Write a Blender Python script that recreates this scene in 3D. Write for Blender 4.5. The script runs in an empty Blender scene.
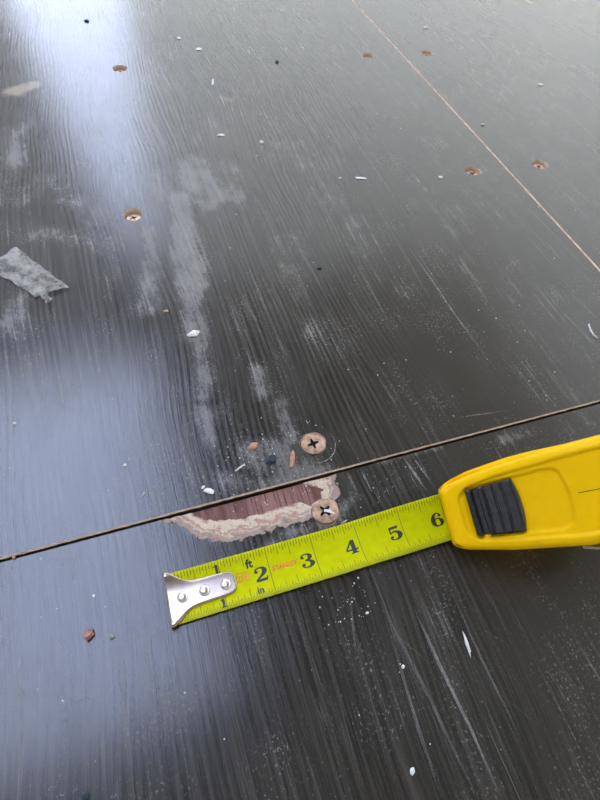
import bpy, math, random
import numpy as np
from mathutils import Matrix, Vector, noise as mnoise

random.seed(7)
np.random.seed(7)
scene = bpy.context.scene
COL = scene.collection

# ------------------------------------------------------------------ camera
cam_data = bpy.data.cameras.new('camera')
cam = bpy.data.objects.new('camera', cam_data)
COL.objects.link(cam)
cam.location = (0.0, 0.0, 0.26962)
cam.rotation_euler = (0.594437, -0.0711741, -0.309477)
cam_data.sensor_fit = 'VERTICAL'
cam_data.sensor_height = 24.0
cam_data.lens = 502.24 / 800.0 * 24.0
cam_data.clip_start = 0.005
cam_data.clip_end = 200
scene.camera = cam

# ------------------------------------------------------------------ world: overcast sky, paler at the horizon
world = bpy.data.worlds.new('sky')
scene.world = world
world.use_nodes = True
wt = world.node_tree
wt.nodes.clear()
w_out = wt.nodes.new('ShaderNodeOutputWorld')
w_bg = wt.nodes.new('ShaderNodeBackground')
w_tc = wt.nodes.new('ShaderNodeTexCoord')
w_sep = wt.nodes.new('ShaderNodeSeparateXYZ')
w_ramp = wt.nodes.new('ShaderNodeValToRGB')
w_ramp.color_ramp.elements[0].position = 0.0
w_ramp.color_ramp.elements[0].color = (0.325, 0.345, 0.395, 1)
w_ramp.color_ramp.elements[1].position = 0.8
w_ramp.color_ramp.elements[1].color = (0.60, 0.70, 1.0, 1)
w_e = w_ramp.color_ramp.elements.new(1.0)
w_e.color = (0.44, 0.51, 0.76, 1)
wt.links.new(w_tc.outputs['Generated'], w_sep.inputs[0])
wt.links.new(w_sep.outputs['Z'], w_ramp.inputs[0])
wt.links.new(w_ramp.outputs[0], w_bg.inputs['Color'])
w_bg.inputs['Strength'].default_value = 8.5
wt.links.new(w_bg.outputs[0], w_out.inputs[0])

# ------------------------------------------------------------------ colour management
vs = scene.view_settings
vs.view_transform = 'Standard'
vs.look = 'None'
vs.gamma = 1.0
vs.use_curve_mapping = False
vs.exposure = 0.25

# ------------------------------------------------------------------ helpers
class S:
    """a node socket with arithmetic"""
    def __init__(self, nt, sock):
        self.nt, self.s = nt, sock
    def _m(self, op, *a, clamp=False):
        n = self.nt.nodes.new('ShaderNodeMath')
        n.operation = op
        n.use_clamp = clamp
        for i, v in enumerate((self,) + a):
            if isinstance(v, S):
                self.nt.links.new(v.s, n.inputs[i])
            else:
                n.inputs[i].default_value = float(v)
        return S(self.nt, n.outputs[0])
    def __add__(self, o): return self._m('ADD', o)
    def __radd__(self, o): return self._m('ADD', o)
    def __sub__(self, o): return self._m('SUBTRACT', o)
    def __mul__(self, o): return self._m('MULTIPLY', o)
    def __rmul__(self, o): return self._m('MULTIPLY', o)
    def __truediv__(self, o): return self._m('DIVIDE', o)
    def inv(self): return (self * -1.0) + 1.0
    def sin(self): return self._m('SINE')
    def abs(self): return self._m('ABSOLUTE')
    def max(self, o): return self._m('MAXIMUM', o)
    def min(self, o): return self._m('MINIMUM', o)
    def pow(self, o): return self._m('POWER', o)
    def clamp(self): return self._m('ADD', 0.0, clamp=True)
    def step(self, a, b):
        n = self.nt.nodes.new('ShaderNodeMapRange')
        n.interpolation_type = 'SMOOTHSTEP'
        self.nt.links.new(self.s, n.inputs['Value'])
        n.inputs['From Min'].default_value = a
        n.inputs['From Max'].default_value = b
        return S(self.nt, n.outputs['Result'])


class Mat:
    def __init__(self, name):
        self.m = bpy.data.materials.new(name)
        self.m.use_nodes = True
        self.nt = self.m.node_tree
        self.b = self.nt.nodes['Principled BSDF']
        tc = self.nt.nodes.new('ShaderNodeTexCoord')
        sp = self.nt.nodes.new('ShaderNodeSeparateXYZ')
        self.nt.links.new(tc.outputs['Object'], sp.inputs[0])
        self.x, self.y, self.z = (S(self.nt, sp.outputs[i]) for i in range(3))
    def set(self, **kw):
        for k, v in kw.items():
            k = k.replace('_', ' ')
            inp = self.b.inputs[k]
            if isinstance(v, S):
                self.nt.links.new(v.s, inp)
            elif isinstance(v, (tuple, list)):
                inp.default_value = tuple(v) + ((1,) if len(v) == 3 else ())
            else:
                inp.default_value = v
        return self
    def vec(self, a, b, c):
        n = self.nt.nodes.new('ShaderNodeCombineXYZ')
        for i, v in enumerate((a, b, c)):
            if isinstance(v, S):
                self.nt.links.new(v.s, n.inputs[i])
            else:
                n.inputs[i].default_value = v
        return n.outputs[0]
    def noise(self, a, b, c=0.0, detail=2.0, rough=0.5, scale=1.0, dist=0.0):
        n = self.nt.nodes.new('ShaderNodeTexNoise')
        self.nt.links.new(self.vec(a, b, c), n.inputs['Vector'])
        n.inputs['Scale'].default_value = scale
        n.inputs['Detail'].default_value = detail
        n.inputs['Roughness'].default_value = rough
        n.inputs['Distortion'].default_value = dist
        return S(self.nt, n.outputs['Fac'])
    def attr(self, name):
        n = self.nt.nodes.new('ShaderNodeAttribute')
        n.attribute_name = name
        return S(self.nt, n.outputs['Fac'])
    def mix(self, fac, c1, c2):
        n = self.nt.nodes.new('ShaderNodeMix')
        n.data_type = 'RGBA'
        if isinstance(fac, S):
            self.nt.links.new(fac.s, n.inputs[0])
        else:
            n.inputs[0].default_value = fac
        for i, c in ((6, c1), (7, c2)):
            if isinstance(c, S):
                self.nt.links.new(c.s, n.inputs[i])
            else:
                n.inputs[i].default_value = tuple(c) + (1,)
        return S(self.nt, n.outputs[2])
    def bump(self, h, strength=0.3, dist=0.001):
        n = self.nt.nodes.new('ShaderNodeBump')
        n.inputs['Strength'].default_value = strength
        n.inputs['Distance'].default_value = dist
        self.nt.links.new(h.s, n.inputs['Height'])
        self.nt.links.new(n.outputs[0], self.b.inputs['Normal'])
    def geo(self):
        g = self.nt.nodes.new('ShaderNodeNewGeometry')
        sp = self.nt.nodes.new('ShaderNodeSeparateXYZ')
        self.nt.links.new(g.outputs['Position'], sp.inputs[0])
        return tuple(S(self.nt, sp.outputs[i]) for i in range(3))


def plain(name, col, rough=0.5, metal=0.0, var=0.15, scale=300.0, **kw):
    """a plain material with a little noise in its colour and relief"""
    M = Mat(name)
    n = M.noise(M.x, M.y, M.z, detail=3, scale=scale)
    c2 = tuple(max(0.0, v * (1 - var)) for v in col)
    c1 = tuple(v * (1 + var) for v in col)
    M.set(Base_Color=M.mix(n.step(0.3, 0.7), c2, c1), Roughness=rough, Metallic=metal, **kw)
    M.bump(n, 0.1, 0.0003)
    return M.m


def tag(o, label=None, cat=None, group=None, kind=None):
    if label: o['label'] = label
    if cat: o['category'] = cat
    if group: o['group'] = group
    if kind: o['kind'] = kind
    return o


def obj(name, verts, faces, mats, parent=None, smooth=False, midx=None):
    me = bpy.data.meshes.new(name)
    me.from_pydata([tuple(float(c) for c in v) for v in verts], [], faces)
    for m in (mats if isinstance(mats, (list, tuple)) else [mats]):
        me.materials.append(m)
    if midx is not None:
        me.polygons.foreach_set('material_index', midx)
    if smooth:
        me.polygons.foreach_set('use_smooth', [True] * len(me.polygons))
    me.update()
    o = bpy.data.objects.new(name, me)
    COL.objects.link(o)
    if parent is not None:
        o.parent = parent
    return o


def empty(name, loc=(0, 0, 0)):
    o = bpy.data.objects.new(name, None)
    o.empty_display_size = 0.02
    COL.objects.link(o)
    o.location = loc
    return o


class MB:
    """collects simple shapes for one mesh"""
    def __init__(self):
        self.v, self.f = [], []
    def add(self, vs_, fs_):
        k = len(self.v)
        self.v += [tuple(p) for p in vs_]
        self.f += [tuple(i + k for i in f) for f in fs_]
    def box(self, x0, x1, y0, y1, z0, z1):
        self.add([(x0, y0, z0), (x1, y0, z0), (x1, y1, z0), (x0, y1, z0), (x0, y0, z1), (x1, y0, z1), (x1, y1, z1), (x0, y1, z1)],
                 [(0, 3, 2, 1), (4, 5, 6, 7), (0, 1, 5, 4), (1, 2, 6, 5), (2, 3, 7, 6), (3, 0, 4, 7)])
    def lathe(self, prof, n=32, c=(0, 0, 0), cap=True):
        vs_, fs_ = [], []
        for r, z in prof:
            for i in range(n):
                a = 2 * math.pi * i / n
                vs_.append((c[0] + r * math.cos(a), c[1] + r * math.sin(a), c[2] + z))
        for j in range(len(prof) - 1):
            for i in range(n):
                i2 = (i + 1) % n
                fs_.append((j * n + i, j * n + i2, (j + 1) * n + i2, (j + 1) * n + i))
        if cap:
            fs_.append(tuple((len(prof) - 1) * n + i for i in range(n)))
        self.add(vs_, fs_)
    def build(self, name, mat, parent=None, smooth=False):
        return obj(name, self.v, self.f, mat, parent, smooth)


def sstep(a, b, x):
    t = np.clip((np.asarray(x, float) - a) / (b - a), 0, 1)
    return t * t * (3 - 2 * t)


def poly_sdf(px, py, poly):
    """signed distance to a polygon, negative inside"""
    P = np.array(poly, float)
    d = np.full(px.shape, 1e9)
    inside = np.zeros(px.shape, bool)
    for i in range(len(P)):
        a, b = P[i], P[(i + 1) % len(P)]
        ex, ey = b - a
        wx, wy = px - a[0], py - a[1]
        t = np.clip((wx * ex + wy * ey) / (ex * ex + ey * ey), 0, 1)
        d = np.minimum(d, np.hypot(wx - ex * t, wy - ey * t))
        c = (a[1] > py) != (b[1] > py)
        if ey != 0:
            inside ^= c & (px < ex * (py - a[1]) / ey + a[0])
    return np.where(inside, -d, d)


def nz(X, Y, sx, sy, seed=0.0):
    """fractal noise of (x*sx, y*sy), about 0..1"""
    out = np.empty(X.size)
    for i, (a, b) in enumerate(zip(X.ravel(), Y.ravel())):
        out[i] = mnoise.fractal((a * sx + seed, b * sy - seed, seed * 1.7), 1.0, 2.0, 3)
    return (out * 0.5 + 0.5).reshape(X.shape)


# ------------------------------------------------------------------ materials of the floor
def film_material():
    M = Mat('dark_film_faced_plywood')
    x, y = M.x, M.y
    dust_a, grain_a, tan_a = M.attr('dust'), M.attr('grain'), M.attr('tan_dirt')
    ven, torn = M.attr('veneer'), M.attr('torn')
    # grain: streaks along y that wander sideways
    wob = M.noise(x * 5.0, y * 3.0, 3.1, detail=1) + M.noise(x * 14.0, y * 9.0, 1.1, detail=0) * 0.25
    xw = x + (wob - 0.6) * 0.038
    ring = (xw * (2 * math.pi / 0.0040) + M.noise(xw * 45, y * 3.0, 4.4, detail=2) * 9.0).sin() * 0.5 + 0.5
    streak = M.noise(xw * 330.0, y * 7.0, 0.0, detail=4, rough=0.65)
    fine = M.noise(xw * 1500.0, y * 22.0, 2.0, detail=2, rough=0.6)
    rk = M.noise(x * 24, y * 6, 15.0, detail=2).step(0.36, 0.62) * (y.step(-0.05, 0.14) * 0.75 + 0.25)
    g = (ring - 0.5) * rk * 0.62 + 0.3 + streak.step(0.32, 0.68) * 0.4
    g = g * (fine.step(0.25, 0.7) * 0.6 + 0.4)
    pore = M.noise(xw * 1050.0, y * 38.0, 6.6, detail=2, rough=0.6).step(0.50, 0.66)
    grain = g * grain_a
    # dust: broken patches
    blot = M.noise(x * 60, y * 30, 9.0, detail=5, rough=0.65)
    speck = M.noise(x * 420, y * 260, 5.0, detail=4, rough=0.75)
    sweep = M.noise(xw * 380 + y * 12, y * 11.0, 7.0, detail=4, rough=0.65)
    haze = M.noise(x * 7, y * 4, 2.0, detail=3, rough=0.6).step(0.35, 0.8)
    big = M.noise(x * 26, y * 17, 12.0, detail=4, rough=0.6)
    rag = dust_a + (big - 0.5) * 1.5 + (blot - 0.5) * 0.8 + (sweep - 0.5) * 0.7 + (speck - 0.5) * 0.4
    d1 = rag.step(0.15, 1.2) * dust_a.step(0.0, 0.35) * (speck * 0.6 + blot * 0.7 + sweep * 0.6 - 0.55).max(0.0) * 1.0
    d2 = (haze * 0.09 * (blot * 0.9 + speck * 0.5)) + sweep.step(0.48, 0.80) * (haze * 0.16 + big.step(0.42, 0.68) * 0.26 + 0.02) * (grain_a * 0.5 + 0.5)
    # fine random scratches in two directions
    def scratch(rot, sx, sy, lo, hi, seed):
        c, s_ = math.cos(rot), math.sin(rot)
        u = x * c + y * s_
        v = y * c - x * s_
        n = M.noise(u * sx, v * sy, seed, detail=2, rough=0.5)
        k = M.noise(u * 16, v * 5, seed + 3, detail=2).step(0.46, 0.66)
        return n.step(lo, hi) * k
    wear_a = M.attr('wear')
    sc = scratch(0.02, 900, 5.0, 0.66, 0.78, 11.0) * 0.5
    sc = sc.max(scratch(-0.06, 700, 7.0, 0.68, 0.8, 21.0) * 0.5)
    sc = sc.max(scratch(0.55, 500, 9.0, 0.72, 0.82, 31.0) * 0.25)
    sc = sc * wear_a
    gritn = M.noise(x * 800, y * 560, 19.0, detail=2, rough=0.75).step(0.57, 0.70)
    grit = gritn * (dust_a * 0.7 + big.step(0.40, 0.70) * 0.42 + 0.06) * (blot.step(0.35, 0.65) * 0.8 + 0.2)
    dots = M.noise(x * 700, y * 700, 13.0, detail=1).step(0.73, 0.80) * M.noise(x * 20, y * 20, 17.0, detail=2).step(0.42, 0.7)
    d = (d1 + d2 + sc + grit + dots * 0.3).clamp()
    film = M.mix(g.step(0.12, 0.75), (0.006, 0.006, 0.0055), (0.047, 0.043, 0.036))
    film = M.mix(grain_a, (0.027, 0.025, 0.0205), film)
    film = M.mix(pore * (grain_a * 0.35 + 0.05), film, (0.006, 0.006, 0.0055))
    col = M.mix(d, film, (0.36, 0.34, 0.305))
    col = M.mix((tan_a + (big - 0.5) * 1.3 + (blot - 0.5) * 1.2).step(0.25, 0.95) * tan_a.step(0.0, 0.35) * (speck * 0.8 + 0.25), col, (0.40, 0.34, 0.24))
    # bared veneer: red-brown wood with dark pores along y
    vpore = M.noise(x * 900, y * 30, 4.0, detail=3, rough=0.6)
    tone = M.noise(x * 150, y * 22, 8.0, detail=3)
    vcol = M.mix(tone.step(0.3, 0.7), (0.14, 0.062, 0.052), (0.31, 0.165, 0.140))
    vcol = M.mix(vpore.step(0.52, 0.66), vcol, (0.055, 0.02, 0.018))
    # torn fibre: cream and pink splinters
    fib = M.noise(x * 190 + y * 60, y * 620 + x * 150, 6.0, detail=4, rough=0.65)
    rim = M.attr('rim') + (fib - 0.5) * 0.55 + (M.noise(x * 130, y * 130, 3.0, detail=3) - 0.5) * 0.8
    tcol = M.mix(rim.step(0.18, 0.34), (0.36, 0.27, 0.22), (0.56, 0.46, 0.36))
    tcol = M.mix(rim.step(0.34, 0.44), tcol, (0.47, 0.27, 0.225))
    tcol = M.mix(rim.step(0.50, 0.64), tcol, (0.64, 0.53, 0.395))
    tcol = M.mix(rim.step(0.88, 1.05), tcol, (0.46, 0.29, 0.25))
    tcol = M.mix(M.noise(x * 700, y * 420, 2.0, detail=3, rough=0.7).step(0.54, 0.70) * 0.75, tcol, (0.14, 0.10, 0.085))
    col = M.mix((torn + (fib - 0.5) * 0.9 * torn.step(0.0, 0.3) + (speck - 0.5) * torn.step(0.0, 0.3) * (torn * -1.0 + 1.0).max(0.0) * 2.0).step(0.38, 0.6), col, tcol)
    col = M.mix((ven + (vpore - 0.5) * 0.5 * ven.step(0.0, 0.3)).step(0.4, 0.6), col, vcol)
    bare = torn.max(ven).step(0.2, 0.6)
    ro = (d * 0.5 + 0.17 + blot * 0.08 + (grain_a * -0.05) + (g * 0.05) + pore * grain_a * 0.03 + bare * 0.4).min(0.9)
    M.set(Base_Color=col, Roughness=ro, IOR=1.57)
    M.set(Specular_IOR_Level=(bare * -0.35) + 0.5)
    M.set(Sheen_Weight=0.12, Sheen_Roughness=0.5)
    M.bump(grain * -0.13 + pore * grain_a * -0.03 + d * 0.35 + torn * fib * 1.2 + speck * 0.08, 0.5, 0.0006)
    return M.m


def ply_edge_material():
    M = Mat('plywood_edge')
    n = M.noise(M.x * 300, M.y * 300, M.z * 900, detail=3)
    lay = (M.z * (2 * math.pi / 0.0026)).sin() * 0.5 + 0.5
    c = M.mix(lay, (0.66, 0.52, 0.40), (0.50, 0.36, 0.26))
    c = M.mix(n.step(0.45, 0.75), c, (0.62, 0.50, 0.39))
    M.set(Base_Color=c, Roughness=0.85)
    M.bump(n, 0.4, 0.0005)
    return M.m


# world positions in metres
SCRATCHES = [
    (0.2088, 0.2921, 0.213, 0.1646, 0.0008, 0.55),
    (0.1586, 0.2932, 0.158, 0.2045, 0.0007, 0.35),
    (0.1835, 0.446, 0.1776, 0.3426, 0.001, 0.3),
    (0.2234, 0.4966, 0.2258, 0.3042, 0.0009, 0.28),
    (0.0916, 0.0287, 0.0951, -0.0513, 0.0011, 0.5),
    (0.0744, 0.0192, 0.0699, -0.0431, 0.0009, 0.28),
    (0.1141, 0.027, 0.1144, -0.0368, 0.0008, 0.3),
    (0.0761, 0.0385, 0.0858, -0.0501, 0.0012, 0.22),
    (0.3143, 0.2145, 0.32, 0.1773, 0.0008, 0.45),
    (0.2963, 0.194, 0.3007, 0.1516, 0.0009, 0.55),
    (0.3332, 0.2735, 0.3285, 0.2291, 0.0009, 0.35),
    (0.3834, 0.5022, 0.387, 0.329, 0.0011, 0.3),
    (0.1726, 0.3296, 0.1671, 0.2706, 0.0007, 0.3),
    (0.0725, 0.3068, 0.075, 0.2303, 0.0009, 0.3),
    (0.0876, 0.7827, 0.0941, 0.539, 0.001, 0.35),
    (0.1416, 0.7615, 0.1421, 0.5105, 0.001, 0.3),
    (0.1753, 0.7122, 0.1813, 0.5038, 0.001, 0.25),
    (0.1675, 0.1285, 0.2031, 0.1245, 0.0005, 0.4),
    (0.0939, 0.1119, 0.095, 0.0955, 0.0008, 0.55),
    (0.0628, 0.0476, 0.0547, 0.0183, 0.0007, 0.3),
    (0.1227, 0.1108, 0.1266, 0.0877, 0.0012, 0.65),
    (0.1281, 0.1107, 0.1318, 0.0903, 0.0007, 0.6),
]

FILM = film_material()
EDGE = ply_edge_material()
GAP = plain('shade_dark_board_edge', (0.055, 0.040, 0.030), 0.9, scale=300)  # shade inside the seam gap, painted as a dark brown edge
UNDER = plain('rough_underlay_board', (0.16, 0.12, 0.09), 0.9, scale=60)
FILLER = plain('tan_seam_wood', (0.62, 0.46, 0.34), 0.85, var=0.25, scale=160)

# dust smears: (ax, ay, bx, by, half width, softness, strength) capsules along the grain
SMEARS = [
    (0.0606, 0.4434, 0.0586, 0.3894, 0.016, 0.012, 0.9),
    (0.0369, 0.3939, 0.027, 0.2887, 0.011, 0.008, 1),
    (0.0256, 0.2891, 0.0202, 0.2392, 0.009, 0.007, 0.8),
    (0.0229, 0.2385, 0.0165, 0.1876, 0.007, 0.006, 0.75),
    (0.006, 0.3567, -0.0067, 0.2705, 0.009, 0.008, 0.7),
    (0.0165, 0.4281, 0.0275, 0.3887, 0.012, 0.012, 0.45),
    (0.0867, 0.4383, 0.0849, 0.3913, 0.014, 0.012, 0.5),
    (0.0135, 0.1765, 0.0132, 0.1541, 0.006, 0.006, 0.65),
    (0.0255, 0.1812, 0.025, 0.1367, 0.012, 0.012, 0.35),
    (0.0521, 0.1992, 0.0512, 0.1783, 0.005, 0.006, 0.5),
    (0.0603, 0.1678, 0.0601, 0.1412, 0.006, 0.006, 0.6),
    (0.0356, 0.1372, 0.0587, 0.1204, 0.013, 0.012, 0.75),
    (0.0148, 0.1261, 0.0303, 0.1172, 0.008, 0.008, 0.6),
    (0.0345, 0.1173, 0.0764, 0.1168, 0.004, 0.004, 0.7),
    (-0.0939, 0.5325, -0.1004, 0.4225, 0.015, 0.016, 0.48),
    (-0.0706, 0.4455, -0.0341, 0.3879, 0.014, 0.016, 0.5),
    (-0.0772, 0.3713, -0.0338, 0.3492, 0.014, 0.016, 0.55),
    (-0.0206, 0.5384, -0.0122, 0.4825, 0.012, 0.014, 0.25),
    (-0.093, 0.3016, -0.0997, 0.2741, 0.014, 0.016, 0.4),
    (-0.0229, 0.023, -0.0196, 0.0171, 0.006, 0.008, 0.4),
    (-0.0352, 0.031, -0.0361, 0.0172, 0.005, 0.008, 0.3),
    (-0.0081, 0.0268, -0.006, 0.0219, 0.004, 0.006, 0.35),
    (-0.074, 0.0391, -0.0809, 0.0295, 0.008, 0.01, 0.25),
    (0.0949, 0.0177, 0.0935, -0.0454, 0.01, 0.014, 0.3),
    (0.0561, 0.0445, 0.056, 0.037, 0.005, 0.006, 0.4),
    (0.0454, 0.0452, 0.0448, 0.0283, 0.008, 0.012, 0.25),
    (0.0294, 0.0822, 0.0475, 0.0856, 0.004, 0.006, 0.6),
    (0.0417, 0.0855, 0.0618, 0.0844, 0.004, 0.004, 0.6),
    (0.0682, 0.0855, 0.0768, 0.0923, 0.004, 0.004, 0.6),
    (0.0857, 0.1074, 0.0845, 0.0946, 0.003, 0.004, 0.6),
    (0.1072, 0.1123, 0.148, 0.1117, 0.002, 0.003, 0.6),
    (0.1503, 0.5091, 0.1658, 0.3671, 0.02, 0.02, 0.28),
    (0.1658, 0.3671, 0.1764, 0.2364, 0.022, 0.02, 0.22),
    (0.2615, 0.3791, 0.2543, 0.2175, 0.022, 0.02, 0.22),
    (0.2926, 0.5514, 0.3105, 0.3693, 0.03, 0.03, 0.22),
    (0.4543, 0.6053, 0.4575, 0.3949, 0.035, 0.03, 0.25),
    (0.1145, 0.3223, 0.0994, 0.2242, 0.01, 0.012, 0.35),
    (0.0997, 0.3959, 0.1006, 0.2769, 0.01, 0.012, 0.35),
    (0.217, 0.0979, 0.2535, 0.0995, 0.012, 0.012, 0.3),
    (0.1881, 0.1058, 0.2181, 0.1053, 0.004, 0.005, 0.45),
]
TAN_SPOTS = [
    (-0.094, 0.6068, -0.0766, 0.6169, 0.011, 0.008, 0.9),
    (0.115, 0.561, 0.1204, 0.5515, 0.008, 0.01, 0.35),
    (0.0314, 0.3409, 0.0212, 0.274, 0.006, 0.008, 0.3),
    (0.6025, 0.7759, 0.7675, 0.7732, 0.02, 0.02, 0.3),
]


def capsules(X, Y, lst):
    out = np.zeros(X.shape)
    for ax, ay, bx, by, r, soft, k in lst:
        ex, ey = bx - ax, by - ay
        t = np.clip(((X - ax) * ex + (Y - ay) * ey) / (ex * ex + ey * ey), 0, 1)
        d = np.hypot(X - ax - ex * t, Y - ay - ey * t)
        out = np.maximum(out, k * (1 - sstep(r - soft, r + soft, d)))
    return out


TORN = [(-0.0247, 0.1119), (-0.0155, 0.1087), (-0.0102, 0.1018), (-0.0034, 0.0952), (0.0082, 0.0907), (0.0213, 0.0897), (0.0316, 0.0902), (0.0446, 0.0912), (0.0563, 0.0908), (0.0643, 0.083), (0.0732, 0.089), (0.0757, 0.101), (0.0774, 0.1124), (0.0777, 0.1185), (0.0223, 0.1207), (-0.0235, 0.1194)]
BARED = [(-0.0072, 0.1116), (-0.0016, 0.1064), (0.0099, 0.1025), (0.0231, 0.101), (0.0384, 0.1015), (0.0538, 0.1015), (0.0627, 0.1008), (0.0687, 0.1056), (0.0593, 0.1109), (0.0552, 0.1173), (0.0219, 0.1189), (-0.0075, 0.116)]

HOLE_R = 0.0078


def spaced(*segs):
    """coordinates: (start, end, step) runs joined"""
    out = []
    for a, b, s in segs:
        n = max(1, int(round((b - a) / s)))
        out += [a + (b - a) * i / n for i in range(n)]
    out.append(segs[-1][1])
    return np.array(out)


def make_panel(name, xs, ys, zt, holes, parent, torn=False, fray=None):
    NX, NY = len(xs), len(ys)
    X, Y = np.meshgrid(xs, ys)
    X, Y = X.copy(), Y.copy()
    Z = np.full(X.shape, zt)
    if fray is not None:                       # slightly uneven sawn edge
        row, amp = fray
        Z[row] -= 0.0006
        Y[row] += amp * (nz(X[row], Y[row], 220, 1, 3.0) - 0.5) * 2
    TO = np.zeros(X.shape)
    VE = np.zeros(X.shape)
    RI = np.zeros(X.shape)
    if torn:
        sd = poly_sdf(X, Y, TORN)
        near = sd < 0.01
        wob = np.zeros(X.shape)
        wob[near] = nz(X[near], Y[near], 260, 260, 5.0) - 0.5
        sd2 = sd + wob * 0.004
        TO = 1 - sstep(-0.0014, 0.0022, sd2)
        sv = poly_sdf(X, Y, BARED) + wob * 0.002
        RI = np.clip(-sd2 / np.maximum(np.maximum(sv, 0) - np.minimum(sd2, 0) + 1e-6, 0.002), 0, 1.2)
        VE = 1 - sstep(-0.0006, 0.0006, sv)
        Z -= 0.0011 * (1 - sstep(-0.0045, 0.0004, sd2))
        Z += (wob * 0.0009) * TO * (1 - VE)
        Z = np.where(VE > 0, Z * (1 - VE) + (-0.0016 + wob * 0.0002) * VE, Z)
    verts = np.stack([X, Y, Z], -1).reshape(-1, 3).tolist()
    att = {'torn': list(TO.ravel()), 'veneer': list(VE.ravel()), 'rim': list(RI.ravel())}
    idx = lambda i, j: j * NX + i
    faces, midx = [], []
    windows = []
    for hx, hy in holes:
        i0 = int(np.searchsorted(xs, hx - 0.0115)) - 1
        i1 = int(np.searchsorted(xs, hx + 0.0115))
        j0 = int(np.searchsorted(ys, hy - 0.0115)) - 1
        j1 = int(np.searchsorted(ys, hy + 0.0115))
        windows.append((max(i0, 0), min(i1, NX - 1), max(j0, 0), min(j1, NY - 1), hx, hy))
    for j in range(NY - 1):
        for i in range(NX - 1):
            if any(w[0] <= i < w[1] and w[2] <= j < w[3] for w in windows):
                continue
            faces.append((idx(i, j), idx(i + 1, j), idx(i + 1, j + 1), idx(i, j + 1)))
            midx.append(1 if (fray is not None and j == 0) else 0)
    for i0, i1, j0, j1, hx, hy in windows:
        loop = [idx(i, j0) for i in range(i0, i1)] + [idx(i1, j) for j in range(j0, j1)] + \
               [idx(i, j1) for i in range(i1, i0, -1)] + [idx(i0, j) for j in range(j1, j0, -1)]
        prev = loop
        for r, dz, m in ((HOLE_R + 0.0004, 0.0, 0), (HOLE_R - 0.0002, -0.0012, 1), (HOLE_R - 0.0008, -0.0050, 1)):
            ring = []
            for k in loop:
                vx, vy, vz = verts[k]
                a = math.atan2(vy - hy, vx - hx)
                rr = r * (1 + 0.035 * math.sin(3 * a + hx * 90) + 0.02 * math.sin(7 * a + hy * 50))
                ring.append(len(verts))
                verts.append((hx + rr * math.cos(a), hy + rr * math.sin(a), (vz if dz == 0 else zt + dz)))
                for q in att:
                    att[q].append(att[q][k] if dz == 0 else 0.0)
            n = len(loop)
            for k in range(n):
                k2 = (k + 1) % n
                faces.append((prev[k], prev[k2], ring[k2], ring[k]))
                midx.append(m)
            prev = ring
        faces.append(tuple(prev))
        midx.append(1)
    # sawn edges down to the underside
    border = [idx(i, 0) for i in range(NX)] + [idx(NX - 1, j) for j in range(1, NY)] + \
             [idx(i, NY - 1) for i in range(NX - 2, -1, -1)] + [idx(0, j) for j in range(NY - 2, 0, -1)]
    low = []
    for k in border:
        low.append(len(verts))
        vx, vy, vz = verts[k]
        verts.append((vx, vy, -0.018))
        for q in att:
            att[q].append(0.0)
    n = len(border)
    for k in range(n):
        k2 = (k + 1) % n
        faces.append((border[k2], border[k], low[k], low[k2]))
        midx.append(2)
    faces.append(tuple(reversed(low)))
    midx.append(1)
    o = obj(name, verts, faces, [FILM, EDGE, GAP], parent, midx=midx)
    V = np.array(verts)
    vx, vy = V[:, 0], V[:, 1]
    att['dust'] = capsules(vx, vy, SMEARS)
    att['tan_dirt'] = capsules(vx, vy, TAN_SPOTS)
    att['grain'] = np.clip(1 - sstep(0.10 + 0.10 * sstep(0.1, 0.6, vy), 0.17 + 0.16 * sstep(0.1, 0.6, vy), vx), 0.08, 1)
    att['wear'] = 0.35 + 0.65 * sstep(0.0, 0.12, vx)
    for q, vals in att.items():
        a = o.data.attributes.new(q, 'FLOAT', 'POINT')
        a.data.foreach_set('value', np.array(vals, dtype=np.float32))
    o.data.update()
    return o


# ------------------------------------------------------------------ the floor
floor = empty('floor')
tag(floor, 'dark film-faced plywood floor of large screwed-down panels', kind='structure')
SEAM_Y = 0.1139
main_holes = [(0.0718, 0.135), (-0.0043, 0.3815), (0.3211, 0.3825), (0.3119, 0.6355), (0.0153, 0.6424)]
right_holes = [(0.3976, 0.38), (0.3926, 0.6333)]
near_holes = [(0.0646, 0.0921)]
ys_main = spaced((SEAM_Y, SEAM_Y + 0.0009, 0.0009), (SEAM_Y + 0.0009, 0.42, 0.002), (0.42, 0.98, 0.004), (0.98, 2.55, 0.2))
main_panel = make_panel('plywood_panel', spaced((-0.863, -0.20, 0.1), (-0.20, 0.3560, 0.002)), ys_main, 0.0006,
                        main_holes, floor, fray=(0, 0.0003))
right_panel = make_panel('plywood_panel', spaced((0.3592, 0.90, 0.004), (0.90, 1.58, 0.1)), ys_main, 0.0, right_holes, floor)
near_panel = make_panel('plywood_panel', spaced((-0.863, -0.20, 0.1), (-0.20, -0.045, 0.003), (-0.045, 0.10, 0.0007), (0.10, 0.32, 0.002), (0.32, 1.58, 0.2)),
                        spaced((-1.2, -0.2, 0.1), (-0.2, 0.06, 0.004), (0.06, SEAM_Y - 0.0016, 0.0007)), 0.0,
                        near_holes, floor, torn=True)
tag(main_panel, 'large panel behind the cross seam with dusty smears')
tag(right_panel, 'panel right of the long pale seam')
tag(near_panel, 'near panel under the tape measure with a chipped edge')
mb = MB()
mb.box(-0.9, 1.62, -1.25, 2.6, -0.05, -0.0182)
mb.build('underlay', UNDER, floor)
mb = MB()
mb.box(0.3561, 0.3591, SEAM_Y, 2.55, -0.018, -0.0001)
mb.build('seam_strip', FILLER, floor)

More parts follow.
